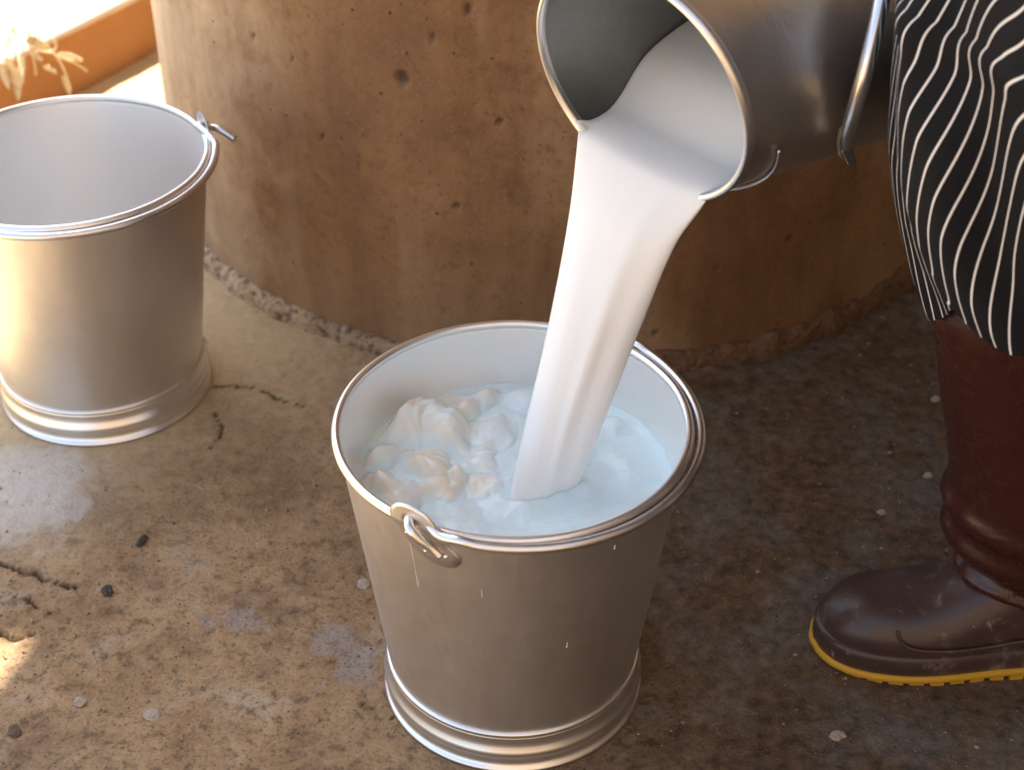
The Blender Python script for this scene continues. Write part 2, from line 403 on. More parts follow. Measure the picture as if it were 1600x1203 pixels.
def added_wall(label, x0, y0, x1, y1, h):  # unseen walls, added to block the sky and bounce light
    d = Vector((x1-x0, y1-y0, 0)); L = d.length; d /= L; n_ = Vector((-d.y, d.x, 0)); V = []; F = []; NX, NZ_ = 60, 30
    for sd, th in ((1, 0), (-1, .15)):
        for j in range(NZ_+1):
            for i in range(NX+1):
                p = Vector((x0, y0, 0))+d*(L*i/NX)+n_*(-th+sd*.008*nz(i*.4, j*.5, x0)); V.append((p.x, p.y, h*j/NZ_))
    m_ = NX+1; o_ = m_*(NZ_+1)
    for j in range(NZ_):
        for i in range(NX):
            a = j*m_+i; F.append((a, a+1, a+m_+1, a+m_)); F.append((o_+a, o_+a+m_, o_+a+m_+1, o_+a+1))
    tp = NZ_*m_
    for i in range(NX): F.append((tp+i, tp+i+1, o_+tp+i+1, o_+tp+i))
    for j in range(NZ_):
        F.append((j*m_, (j+1)*m_, o_+(j+1)*m_, o_+j*m_)); F.append((j*m_+NX, o_+j*m_+NX, o_+(j+1)*m_+NX, (j+1)*m_+NX))
    tag(mesh_obj('added_wall', V, F, M_added_wall), label, 'wall')
added_wall('added unseen brown wall on the right, darkening that side', 1.45, -1.6, 1.45, 3.9, 2.6)
added_wall('added unseen brown wall behind the viewer, blocking sky and bouncing warm light', -.75, -1.3, 1.44, -1.3, 2.6)

# ------------------------------------------------------------------ the big clay drum
DR = .5472; DC = Vector((.0688, 2.0922, 0))
drum = empty('clay_drum', DC); tag(drum, 'huge round brown clay drum with pitted stained wall standing behind the buckets', 'drum')
def wobd(a, z): return .0035*nz(math.cos(a)*3, math.sin(a)*3, z*3)+.0012*nz(math.cos(a)*12, math.sin(a)*12, z*12)
CV0 = Vector((0, 0, CAMH))
prof = [(DR, -.02), (DR, 0)]+[(DR, i*.006) for i in range(1, 126)]+[(DR-.003, .758), (DR-.012, .766), (DR-.03, .766), (DR-.04, .755)]+[(DR-.04, .74-i*.06) for i in range(11)]
PITS = []
for px, py, pr_ in ((628, 122, .0085), (731, 15, .006), (781, 190, .004), (712, 323, .004), (503, 215, .004), (1022, 520, .005), (455, 90, .004), (560, 262, .0035), (1232, 372, .005), (1120, 420, .004), (676, 60, .0045), (395, 60, .004)):
    rr_ = ray(px, py); ox, oy = -DC.x, -DC.y; A_ = rr_.x**2+rr_.y**2; B_ = 2*(ox*rr_.x+oy*rr_.y); C_ = ox*ox+oy*oy-DR*DR
    disc = B_*B_-4*A_*C_
    if disc > 0:
        t_ = (-B_-math.sqrt(disc))/(2*A_); q_ = CV0+rr_*t_; PITS.append((q_-DC, pr_))
NDR = 900
v, f = lathe(prof, NDR, wobd); pitv = []
for i_, p_ in enumerate(v):
    d_ = 0; P_ = Vector(p_)
    for q_, r_ in PITS:
        if abs(P_.z-q_.z) < .02 and (P_-q_).length < .03:
            dd = (P_-q_).length/r_+.35*nz(P_.x*160, P_.y*160, P_.z*160); d_ = max(d_, 1-sstep(.45, 1.1, dd))
    if d_ > 0: P_ = Vector((P_.x*(1-.006*d_), P_.y*(1-.006*d_), P_.z)); v[i_] = tuple(P_)
    pitv.append(d_)
dw = mesh_obj('wall', v, f+[tuple(range((len(prof)-1)*NDR, len(prof)*NDR))], M_clay, drum)
dw.data.attributes.new('pit', 'FLOAT', 'POINT').data.foreach_set('value', pitv)
def crust():
    N = 1400; K = 18; rings = []
    for i in range(N):
        a = 2*PI*i/N; ca, sa = math.cos(a), math.sin(a)
        big = 1+.35*nz(ca*7, sa*7, 1)+.25*nz(ca*22, sa*22, 4)
        hgt = .024*big; wid = .014*big
        ring = []
        for k in range(K):
            t = k/(K-1)*PI/2
            wv = math.cos(t)**.75; hv = math.sin(t)**.8
            x, y = (DR+wid*wv), 0
            p = Vector(((DR+wid*wv)*ca, (DR+wid*wv)*sa, hgt*hv))
            q = p*34; dd = .0030*noise.noise(q)+.0017*noise.noise(q*2.6)+.0014*noise.noise(q*6)
            ring.append((p.x+ca*dd*1.1, p.y+sa*dd*1.1, p.z+dd*(.2+hv)-.006*(1-hv)))
        ring.append(((DR-.012)*ca, (DR-.012)*sa, hgt-.002))
        rings.append(ring)
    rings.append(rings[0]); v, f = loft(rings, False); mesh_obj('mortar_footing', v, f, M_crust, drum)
crust()

# ------------------------------------------------------------------ aluminium buckets
BH = .293; RT = .146; RB = .1125; ZB = .038
def br(z): return RB+(RT-RB)*(z-ZB)/(BH-ZB)
def on_wall(ang, s, t, out=0.0):       # s along the rim, t above the rim plane, out from the wall
    z = BH+t; r = br(z)+out if t < 0 else RT+.0035+out
    if -.012 < t <= 0: r = lerp(br(z)+out, RT+.0035+out, (t+.012)/.012)
    a = ang+s/RT
    return Vector((r*math.cos(a), r*math.sin(a), z))
def make_bucket(label):
    root = empty('metal_bucket', (0, 0, 0)); tag(root, label, 'bucket', 'aluminium buckets on the concrete')
    wob = lambda a, z: .0007*math.sin(2*a+.6)*((z-ZB)/.25)+.0004*nz(math.cos(a)*4, math.sin(a)*4, z*14)
    pr = [(br(z), z) for z in [ZB+(BH-ZB)*i/40 for i in range(41)]]
    inn = [(r-.0016, z) for r, z in reversed(pr)]
    v, f = lathe(pr+[(RT-.0008, BH+.0005)], 180, wob); mesh_obj('body', v, f, M_alu, root)
    v, f = lathe([(RT-.0008, BH+.0005)]+inn+[(RB-.004, ZB-.001), (RB-.02, ZB-.004), (.0005, ZB-.004)], 180, wob); mesh_obj('lining', v, f, M_bright_inside, root)  # inner surface of the bucket, in the brightened metal
    rr = [(RT+.004*math.cos(t)*.95+.0006, BH-.0012+.0042*math.sin(t)) for t in [2*PI*i/16 for i in range(17)]]
    v, f = lathe(rr, 180, wob); mesh_obj('rim', v, f, M_rim, root)
    fp = [(.1118, .0440), (.1140, .0440), (.1156, .0425), (.1152, .0405), (.1148, .0395), (.1156, .0380), (.1148, .0360), (.1143, .0330), (.1150, .0290), (.1166, .0255), (.1182, .0225), (.1186, .0200), (.1178, .0175), (.1160, .0150), (.1150, .0115), (.1152, .0080), (.1166, .0050), (.1186, .0032), (.1194, .0014), (.1184, .0002), (.1160, .0004), (.1135, .004), (.1125, .012), (.1125, .03)]
    fp2 = []
    for (a, b), (c, d) in zip(fp, fp[1:]): fp2 += [(a, b), ((a+c)/2, (b+d)/2)]
    v, f = lathe(fp2+[fp[-1]], 180); mesh_obj('foot_ring', v, f, M_foot, root)
    # two riveted ears, and the wire bail lying round the rim between them
    for side in (0, 1):
        ang = side*PI; sg = 1 if side == 0 else -1         # bail runs from ear 0 counter-clockwise to ear 1
        out = [(-.017, .004), (-.017, .012), (-.011, .0185), (-.001, .0200), (.009, .0175), (.0155, .009), (.0175, .000), (.0215, -.0085), (.0275, -.0150), (.0295, -.0205), (.0265, -.0260), (.019, -.0285), (.010, -.0275), (.001, -.0235), (-.008, -.0150), (-.0145, -.006)]
        pts = smooth_path([(*p, 0) for p in out+[out[0]]], 4)[:-1]
        pts = [Vector((p.x*1.2, p.y*1.2-.0055, 0)) for p in pts]
        n = len(pts); hc = (-.003, .0035); hr = .0048
        hole = []
        for p in pts:
            d = math.atan2(p.y-hc[1], p.x-hc[0]); hole.append((hc[0]+hr*math.cos(d), hc[1]+hr*math.sin(d)))
        rings = []
        for lo, hi, o_ in ((0, 0, .0008), (0, 0, .0024), (1, 0, .0024), (2, 0, .0024), (3, 0, .0024), (4, 0, .0024), (4, 0, .0008)):
            ring = []
            for p, hh in zip(pts, hole):
                k = lo/4; s = lerp(p.x, hh[0], k); t = lerp(p.y, hh[1], k)
                ring.append(on_wall(ang, s*sg, t, o_))
            rings.append(ring)
        v, f = loft(rings+[rings[0]]); ear = mesh_obj('bail_ear', v, f, M_alu, root)
        for s, t in ((-.010, -.0145), (.006, -.0275), (.0235, -.0275)):
            p = on_wall(ang, s*sg, t, .0024); nrm = Vector((p.x, p.y, 0)).normalized(); a = nrm.cross(Vector((0, 0, 1)))
            rings = []
            for q in range(6):
                th = q/5*PI/2; rad = .0019*math.cos(th)+1e-5
                rings.append([p+nrm*(.0013*math.sin(th))+a*(rad*math.cos(2*PI*j/12))+Vector((0, 0, 1))*(rad*math.sin(2*PI*j/12)) for j in range(12)])
            v, f = loft(rings, True, False, True); mesh_obj('rivet', v, f, M_rim, ear)
    wr = .0042; path = []
    rb_ = RT+.0092
    A = [on_wall(0, .0235, -.0185, .0110), on_wall(0, .0165, -.0120, .0105), on_wall(0, .0085, -.0045, .0098), on_wall(0, .0015, .0025, .0082), on_wall(0, -.0035, .0055, .0010), on_wall(0, .000, .0055, -.0045), on_wall(0, .010, .0035, -.0020), on_wall(0, .024, .0005, .0035)]
    mid = []
    for i in range(0, 33):
        t = i/32; a = lerp(.26, PI-.26, t)
        mid.append(Vector((rb_*math.cos(a), rb_*math.sin(a), BH-.0045*math.sin(t*PI)**.5+.002*(1-math.sin(t*PI)**.5))))
    B = []
    A0_ = list(A)
    A[:3] = [on_wall(0, .020, -.006, .030), on_wall(0, .014, -.001, .021), on_wall(0, .007, .0025, .0135)]
    for p in reversed(A): B.append(Vector((-p.x, p.y, p.z)))
    v, f = tube(smooth_path(A0_+mid+B, 6), wr, 14); mesh_obj('bail', v, f, M_wire, root)
    return root
def copy_tree(o, parent=None):
    c = o.copy(); C.objects.link(c)
    if parent: c.parent = parent
    for ch in list(o.children): copy_tree(ch, c)
    return c
bucketA = make_bucket('silvery bucket brimming with frothy milk under the pouring stream')
bucketA.location = (.0007, 1.0658, 0); bucketA.rotation_euler.z = R(-120)
def drip(bk, ang, z0, z1, wd):
    pts = []
    for i in range(24):
        z = lerp(z0, z1, i/23); a = ang+.010*nz(z*40, ang)+.06*(z0-z); r_ = br(z)+.0002; pts.append((r_*math.cos(a), r_*math.sin(a), z))
    return tube(pts, [wd*(.6+.4*abs(nz(i*.5, ang*9)))*(1.5 if i > 21 else 1) for i in range(24)], 8)
drips = [drip(0, R(-4), .270, .215, .0005), drip(0, R(64), .262, .258, .0008), drip(0, R(50), .160, .154, .0007), drip(0, R(20), .232, .224, .0006)]
bucketB = copy_tree(bucketA); bucketB.location = (-.4701, 1.5271, 0); bucketB.rotation_euler.z = R(-154)
for v, f in drips: mesh_obj('dried_milk_drip', v, f, M_milk, bucketA)
bucketB['label'] = 'empty silvery bucket standing at the left edge beside the drum'

# ------------------------------------------------------------------ frothy milk in the bucket
ZM = .232
def build_foam():
    NR, NA = 120, 420; rm = br(ZM)-.0008
    V = [(0, 0, 0)]; F = []; cream = [0]
    hit = gz(850, 775, ZM)-bucketA.location
    lumps = []; hA = gz(806, 772, ZM)-bucketA.location; hB = gz(893, 748, ZM)-bucketA.location
    for px, py, r, h in [(640, 655, .040, .024), (700, 665, .040, .022), (590, 705, .026, .017), (665, 715, .030, .012), (620, 765, .034, .010), (670, 755, .026, .008),
                         (680, 605, .034, .012), (750, 610, .032, .010), (820, 610, .030, .008), (770, 665, .034, .007), (560, 745, .018, .007), (965, 655, .026, .005)]:
        p = gz(px, py, ZM+.008)-bucketA.location; lumps.append((p.x, p.y, r*.72, h))
    rnd = random.Random(5)
    for i in range(34):
        p = gz(rnd.uniform(565, 760), rnd.uniform(625, 775), ZM)-bucketA.location; lumps.append((p.x, p.y, rnd.uniform(.009, .017), rnd.uniform(.003, .012)))
    def hgt(x, y):
        wx = x+.010*nz(x*38, y*38, 1)+.0022*nz(x*110, y*110, 4); wy = y+.010*nz(x*38, y*38, 8)+.0022*nz(x*110, y*110, 2)
        h = 0; tot = 0
        for lx, ly, r, hh in lumps:
            d = math.hypot(wx-lx, wy-ly)/r
            if d < 1: q = hh*(1-d*d)**.85; tot += max(0, 1-d); h = max(h, q)+.32*min(h, q)
        ed = 1-sstep(.86, .99, math.hypot(x, y)/rm); h *= ed
        base = .0022*fbm(x*22, y*22, 3, 3)+.0007*fbm(x*90, y*90, 3, 3)
        billow = .0035*nz(x*42, y*42, 6)*min(1, tot*3)
        d = math.hypot(x-hit.x, y-hit.y)
        ripple = -.004*math.exp(-(d/.045)**2)+.0045*math.exp(-((d-.040)/.012)**2)*(.7+.6*nz(x*30, y*30, 7))
        sd_ = segdist(x, y, hA, hB); ripple = .0055*math.exp(-((sd_-.016)/.009)**2)*(.75+.8*nz(x*45, y*45, 7))-.0025*math.exp(-((sd_-.036)/.011)**2)+.0018*math.exp(-((sd_-.055)/.010)**2)
        edge = .0025*sstep(.93, 1, math.hypot(x, y)/rm)
        return h+base+billow+ripple*.8+edge, min(1, tot*2.2)
    a0, c0 = hgt(0, 0); V[0] = (0, 0, ZM+a0); cream[0] = c0
    for i in range(1, NR+1):
        r = rm*(i/NR)**.8
        for j in range(NA):
            a = 2*PI*j/NA; x, y = r*math.cos(a), r*math.sin(a); h, c = hgt(x, y)
            rr = min(r, br(ZM+h)-.0007)
            V.append((rr*math.cos(a), rr*math.sin(a), ZM+h)); 
            left = sstep(.03, -.06, x+.02*nz(x*20, y*20)); cream.append(c*.9*left if c > .02 else .35*left*sstep(.6, 1, r/rm))
    for j in range(NA): F.append((0, 1+j, 1+(j+1) % NA))
    for i in range(NR-1):
        for j in range(NA):
            k = (j+1) % NA; F.append((1+i*NA+j, 1+(i+1)*NA+j, 1+(i+1)*NA+k, 1+i*NA+k))
    o = mesh_obj('frothy_milk', V, F, M_foam); o.location = bucketA.location
    o.data.attributes.new('cream', 'FLOAT', 'POINT').data.foreach_set('value', cream)
    tag(o, 'frothy milk with lumps of cream filling the middle bucket', 'milk')
build_foam()

# ------------------------------------------------------------------ the pouring pail
K = .94
PC0 = Vector((.10476, 1.20545, .52909)); CAMV = Vector((0, 0, CAMH))
PC = CAMV+(PC0-CAMV)*K; PR = .107*K
PN = Vector((.64863, .70227, .29342)).normalized()
PB = gy(1462, 8, 1.37); PRB = .098
AX = (PB-PC).normalized(); LEN = (PB-PC).length
def pail_ring(t, dr=0.0, n=160, a0=0, a1=2*PI):
    """section at fraction t from mouth to base; the mouth is cut obliquely"""
    c = PC.lerp(PB, t); k = sstep(-.3, 1.0, t); nn = PN.lerp(AX, k).normalized()
    r = lerp(PR, PRB, t)+dr
    e1 = nn.cross(Vector((0, 0, 1))).normalized(); e2 = nn.cross(e1).normalized()    # e1 towards the camera side, e2 down
    full = abs(a1-a0-2*PI) < 1e-6
    return [c+e1*(r*math.cos(lerp(a0, a1, j/(n if full else n-1))))+e2*(r*math.sin(lerp(a0, a1, j/(n if full else n-1)))) for j in range(n)]
pail = empty('pouring_pail', PC); tag(pail, 'worn grey steel pail tipped on its side, milk pouring over its rim', 'pail')
def local(vs): return [Vector(p)-PC for p in vs]
rings = [pail_ring(t, 0) for t in [i/40 for i in range(41)]]
inner = [pail_ring(t, -.0018) for t in [i/40 for i in range(40, -1, -1)]]
bm_rings = rings+[pail_ring(1.0, -.0009)]+inner
v, f = loft(rings); mesh_obj('body', local(v), f, M_old, pail)
v, f = loft(inner+[]); v2 = pail_ring(.985, -.0018); 
f = [tuple(q) for q in f]; fl = (v2, [tuple(range(160))]); v, f = merge((v, f), fl); mesh_obj('lining', local(v), f, M_oldin, pail)
for tt, rad, nm, mt in ((0.0, .0044, 'rim', M_rim), (.985, .006, 'foot_ring', M_old)):
    ring = pail_ring(tt, .001, 200); rr = []
    cen = PC.lerp(PB, tt); nrm = PN if tt == 0 else AX
    for j in range(201):
        p = ring[j % 200]; rad_dir = (p-cen).normalized(); w_ = rad*(1+.06*nz(j*.15, tt*9))
        rr.append([p+rad_dir*(w_*.75*math.cos(q))+nrm*(w_*1.1*math.sin(q)) for q in [2*PI*i/14 for i in range(14)]])
    v, f = loft(rr); mesh_obj(nm, local(v), f, mt, pail)
# seam just behind the mouth and a carrying handle lying across the near flank
hp = smooth_path([at(1296, -180, 1.47), at(1330, -260, 1.38), at(1375, -270, 1.28), at(1398, -170, 1.215), at(1388, -60, 1.195), at(1374, 20, 1.19), at(1352, 110, 1.20), at(1334, 175, 1.225), at(1320, 228, 1.265)], 6)
v, f = tube(hp, .0062, 16); mesh_obj('handle', local(v), f, M_wire, pail)
endp = hp[-1]; tdir = (hp[-1]-hp[-4]).normalized()
lug_c = pail_ring(.43, .003, 90, R(-100), R(104))
def lug(p, d, up, side, w=.010, l=.018, th=.0022):
    vs = []
    prof = [(-l, -w*.7), (-l*.3, -w), (l*.6, -w*.8), (l, 0), (l*.6, w*.8), (-l*.3, w), (-l, w*.7)]
    for k in (-th, th):
        for a, b in prof: vs.append(p+d*a+side*b+up*k)
    n = len(prof); fs = [tuple(range(n-1, -1, -1)), tuple(range(n, 2*n))]+[(i, (i+1) % n, n+(i+1) % n, n+i) for i in range(n)]
    return vs, fs
upd = (endp-PC.lerp(PB, .43)).normalized(); sd = AX
v, f = merge(lug(endp+upd*.001-tdir*.004, (tdir+upd*.25).normalized(), upd, sd), lug(endp+upd*.008+tdir*.003, (tdir*.55+upd*.8).normalized(), (upd-tdir*.5).normalized(), sd, .006, .012, .0015))
mesh_obj('handle_lug', local(v), f, M_old, pail, smooth=False)
# small wire catch behind the mouth, and dribbles
w1 = pail_ring(.10, .003, 60, R(18), R(74)); 
cat = [Vector(p)+AX*(.010*math.sin(PI*i/59)) for i, p in enumerate(w1)]
v, f = tube(cat, .0014, 8); mesh_obj('wire_catch', local(v), f, M_wire, pail)

# ------------------------------------------------------------------ milk: pool in the pail, over the lip, falling stream (one continuous mesh)
def build_stream():
    MT = 33; st = []     # stations: (top row, bottom row)
    zl = None
    lipL = R(139.5); lipR = R(55)
    lip = lambda a, t, dr: pail_point(t, a, dr)
    def pail_point(t, a, dr):
        c = PC.lerp(PB, t); k = sstep(-.3, 1.0, t); nn = PN.lerp(AX, k).normalized(); r = lerp(PR, PRB, t)+dr
        e1 = nn.cross(Vector((0, 0, 1))).normalized(); e2 = nn.cross(e1).normalized()
        return c+e1*(r*math.cos(a))+e2*(r*math.sin(a))
    zL = pail_point(0, lipL, -.002).z
    zs = zL+.002
    # inside the pail: horizontal surface at zs
    for t in [.93, .8, .65, .5, .42, .36, .30, .25, .20, .16, .12, .09, .06, .04, .02]:
        # angles where the section circle crosses z = zs
        best = []
        N = 720; prev = None
        for i in range(N+1):
            a = R(-30)+i/N*R(240); z = pail_point(t, a, -.0022).z-zs-.10*min(t, .45)
            if prev is not None and (prev > 0) != (z > 0): best.append(a)
            prev = z
        if len(best) < 2: continue
        aR, aL = best[0], best[-1]
        if t < .30:
            k = 1-t/.30; k = k*k*(3-2*k); aR = lerp(aR, lipR, k); aL = lerp(aL, lipL, k)
        L = pail_point(t, aL, -.0022); Rr = pail_point(t, aR, -.0022)
        top = []; bot = []
        for j in range(MT):
            s = j/(MT-1); a = lerp(aL, aR, s); b = pail_point(t, a, -.0022)
            T = L.lerp(Rr, s); 
            sag = (1-sstep(0, .16, t)); T = T.lerp(b, sag*.10) if 0 < j < MT-1 else T
            T.z = max(T.z, b.z+.0002)
            top.append(T); bot.append(b)
        st.append((top, bot))
    # rim station, running over the rolled edge
    for t, up_ in ((-.0, .003), (-.02, .004)):
        top = []; bot = []
        for j in range(MT):
            s = j/(MT-1); a = lerp(lipL, lipR, s); b = pail_point(t, a, -.004 if t == 0 else -.002)
            L = pail_point(t, lipL, -.002); Rr = pail_point(t, lipR, -.002)
            T = L.lerp(Rr, s).lerp(b, .11 if t == 0 else .13); T.z = max(T.z, b.z+.003)
            top.append(T); bot.append(b+Vector((0, 0, .002)))
        st.append((top, bot))
    LP = [(905, 190), (900, 245), (892, 320), (879, 400), (862, 485), (843, 570), (822, 655), (803, 740), (794, 795)]
    RP = [(1117, 299), (1090, 330), (1060, 374), (1036, 424), (1013, 482), (988, 545), (955, 630), (922, 715), (901, 770)]
    dT = at(0, 0, 1); 
    Ltop = pail_point(0, lipL, -.002); Rtop = pail_point(0, lipR, -.002)
    dep = lambda P: P.y*cp-(P.z-CAMH)*sp
    dL0, dR0 = dep(Ltop), dep(Rtop)
    eL = gz(794, 795, ZM-.012); eR = gz(901, 770, ZM-.012); dL1, dR1 = dep(eL)-.004, dep(eR)
    NS = 64
    for k in range(1, NS+1):
        w_ = k/NS; x = w_*8; i = min(7, int(x)); fr = x-i
        tabL = [(q, Vector((*p, 0))) for q, p in enumerate(LP)]; tabR = [(q, Vector((*p, 0))) for q, p in enumerate(RP)]
        pl = sinterp(tabL, x); pr_ = sinterp(tabR, x)
        e = w_**1.25
        L = at(pl.x, pl.y, lerp(dL0, dL1, e)); Rr = at(pr_.x, pr_.y, lerp(dR0, dR1, e))
        mid = (L+Rr)/2; ch = Rr-L; half = ch.length/2
        tocam = (CAMV-mid).normalized(); fwd = (tocam-ch.normalized()*tocam.dot(ch.normalized())).normalized()
        arc0 = 1-sstep(0, .30, w_)     # near the lip the sheet still follows the curved rim (sags away and down)
        thick = lerp(.16, .50, sstep(0, .75, w_))
        top = []; bot = []
        dwn = Vector((0, 0, -1))
        for j in range(MT):
            s = j/(MT-1); c_ = -math.cos(s*PI)          # -1..1
            base = mid+ch*(c_/2)
            circ = math.sqrt(max(0, 1-c_*c_))
            # crest shifted towards the right with a soft crease
            crest = circ*(1+.12*math.exp(-((c_-lerp(.55, -.05, w_))/.16)**2)-.10*math.exp(-((c_-lerp(.95, .22, w_))/.24)**2))
            rip = .0007*nz(c_*3.2, w_*2.0, 3)+.0004*nz(c_*9, w_*3, 5)
            sagv = dwn*(.040*circ*arc0)
            edge = .0011*math.exp(-((c_+.93)/.05)**2)*(1-arc0)
            top.append(base+fwd*(half*thick*crest*lerp(.35, 1, 1-arc0)+rip*circ+edge)+sagv*.12)
            bot.append(base-fwd*(half*thick*.8*circ*lerp(.25, 1, 1-arc0))+sagv*.8)
        st.append((top, bot))
    rings = []
    for top, bot in st:
        rings.append([Vector(p) for p in top]+[Vector(p) for p in reversed(bot[1:-1])])
    # relax the join between rim and fall
    i0 = len(st)-NS
    for it in range(26):
        new = [list(r) for r in rings]
        for i in range(max(1, i0-6), i0+14):
            wgt = .5
            for j in range(2, len(rings[0])-1):
                if j == MT-1: continue
                if MT+MT-2-3 < j: continue
                new[i][j] = rings[i][j].lerp((rings[i-1][j]+rings[i+1][j])/2, wgt)
        rings = new
    v, f = loft(rings, True, True, True)
    o = mesh_obj('pouring_milk', v, f, M_milk)
    md = o.modifiers.new('s', 'SUBSURF'); md.levels = 1; md.render_levels = 1
    bm = bmesh.new(); bm.from_mesh(o.data); bmesh.ops.recalc_face_normals(bm, faces=bm.faces[:]); bm.to_mesh(o.data); bm.free()
    tag(o, 'thick white stream of milk falling from the tipped pail into the bucket', 'milk')
build_stream()

# ------------------------------------------------------------------ low terracotta ledge with a dry plant
def build_ledge():
    a = gz(112, 152); b = gz(241, 82); d = (b-a).normalized(); nrm = Vector((-d.y, d.x, 0))   # away from us
    a0 = a-d*1.0; L = 3.2; hh = .110
    N = 160; prof = [(0, -.02), (.0, .0), (.004, .03), (.006, .07), (.006, hh-.022), (.0, hh-.016), (-.003, hh-.006), (.004, hh), (.03, hh+.001), (.2, hh), (.45, hh), (.452, -.02)]
    rings = []
    for i in range(N+1):
        s = L*i/N; ring = []
        for k, (o_, z) in enumerate(prof):
            q = a0+d*s+nrm*(o_+.004*nz(s*5, k*.7, 1)+.0015*nz(s*30, k, 2)); q.z = z+.004*nz(s*6, k*.5, 5); ring.append(q)
        rings.append(ring)
    v, f = loft(rings, False); f = f+[tuple(range(len(prof)-1, -1, -1)), tuple(N*len(prof)+j for j in range(len(prof)))]
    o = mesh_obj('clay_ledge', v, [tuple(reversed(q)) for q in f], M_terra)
    tag(o, 'low orange plastered ledge, sunlit on top, behind the empty bucket', 'ledge')
    return a, d, nrm, hh
LA, LD, LN, LH = build_ledge()
def build_plant():
    top = at(24, 42, 0)  # placeholder replaced below
    P0 = gz(22, 34, LH+.012); root = empty('dry_plant', P0)
    tag(root, 'withered straw coloured plant hanging over the orange ledge', 'plant')
    rnd = random.Random(3)
    def P(px, py, lift=0):        # a point in front of the ledge's face, or on its top
        q = gz(px, py, LH+.01)
        dd = (q-LA).dot(LN)
        if dd < .005:             # below the top edge: slide down the face
            r_ = ray(px, py); t = ((LA-LN*(.012+lift))-CAMV).dot(LN)/r_.dot(LN); q = CAMV+r_*t
        return q-P0
    stems = [[(2, -20), (14, 8), (20, 30), (24, 44)], [(20, 32), (50, 40), (78, 58), (88, 72), (80, 82), (60, 80)], [(22, 36), (40, 62), (52, 92), (56, 118)], [(60, 70), (85, 86), (104, 92), (128, 96)],
             [(26, 40), (60, 60), (84, 84), (100, 110), (110, 140)], [(14, 36), (18, 60), (30, 95), (28, 140)], [(22, 36), (10, 60), (4, 84)], [(90, 90), (118, 100), (136, 112)]]
    vf = []
    for sgm in stems:
        vf.append(tube(smooth_path([P(x, y, .004*i) for i, (x, y) in enumerate(sgm)], 6), .0016, 6))
    v, f = merge(*vf); mesh_obj('stalk', v, f, M_straw, root)
    # papery leaves
    leaves = [((24, 34), (58, 66), .014), ((20, 40), (8, 70), .013), ((40, 62), (70, 74), .016), ((10, 90), (28, 158), .016), ((36, 90), (24, 150), .010), ((46, 66), (60, 62), .018), ((88, 88), (130, 94), .009), ((98, 118), (110, 150), .008), ((48, 80), (66, 96), .010), ((68, 104), (90, 116), .008), ((0, 100), (14, 140), .010)]
    for (a, b, wd) in leaves:
        A, B = P(*a, .008), P(*b, .016); n = 10; V = []; F = []
        ax = (B-A); sd = ax.cross(Vector((rnd.uniform(-.4, .4), -1, .3))).normalized()
        up = ax.cross(sd).normalized()
        for i in range(n+1):
            t = i/n; w_ = wd*math.sin(PI*min(1, t*.93+.05))**.7*.55
            c = A+ax*t+up*(.006*math.sin(t*PI)+.002*rnd.uniform(-1, 1))
            for j in (-1, -.4, .4, 1): V.append(c+sd*(w_*j)+up*(.35*w_*abs(j)+.0012*rnd.uniform(-1, 1)))
        for i in range(n):
            for j in range(3): F.append((i*4+j, i*4+j+1, i*4+j+5, i*4+j+4))
        o = mesh_obj('leaf', V, F, M_straw, root); sm = o.modifiers.new('t', 'SOLIDIFY'); sm.thickness = .0004
build_plant()

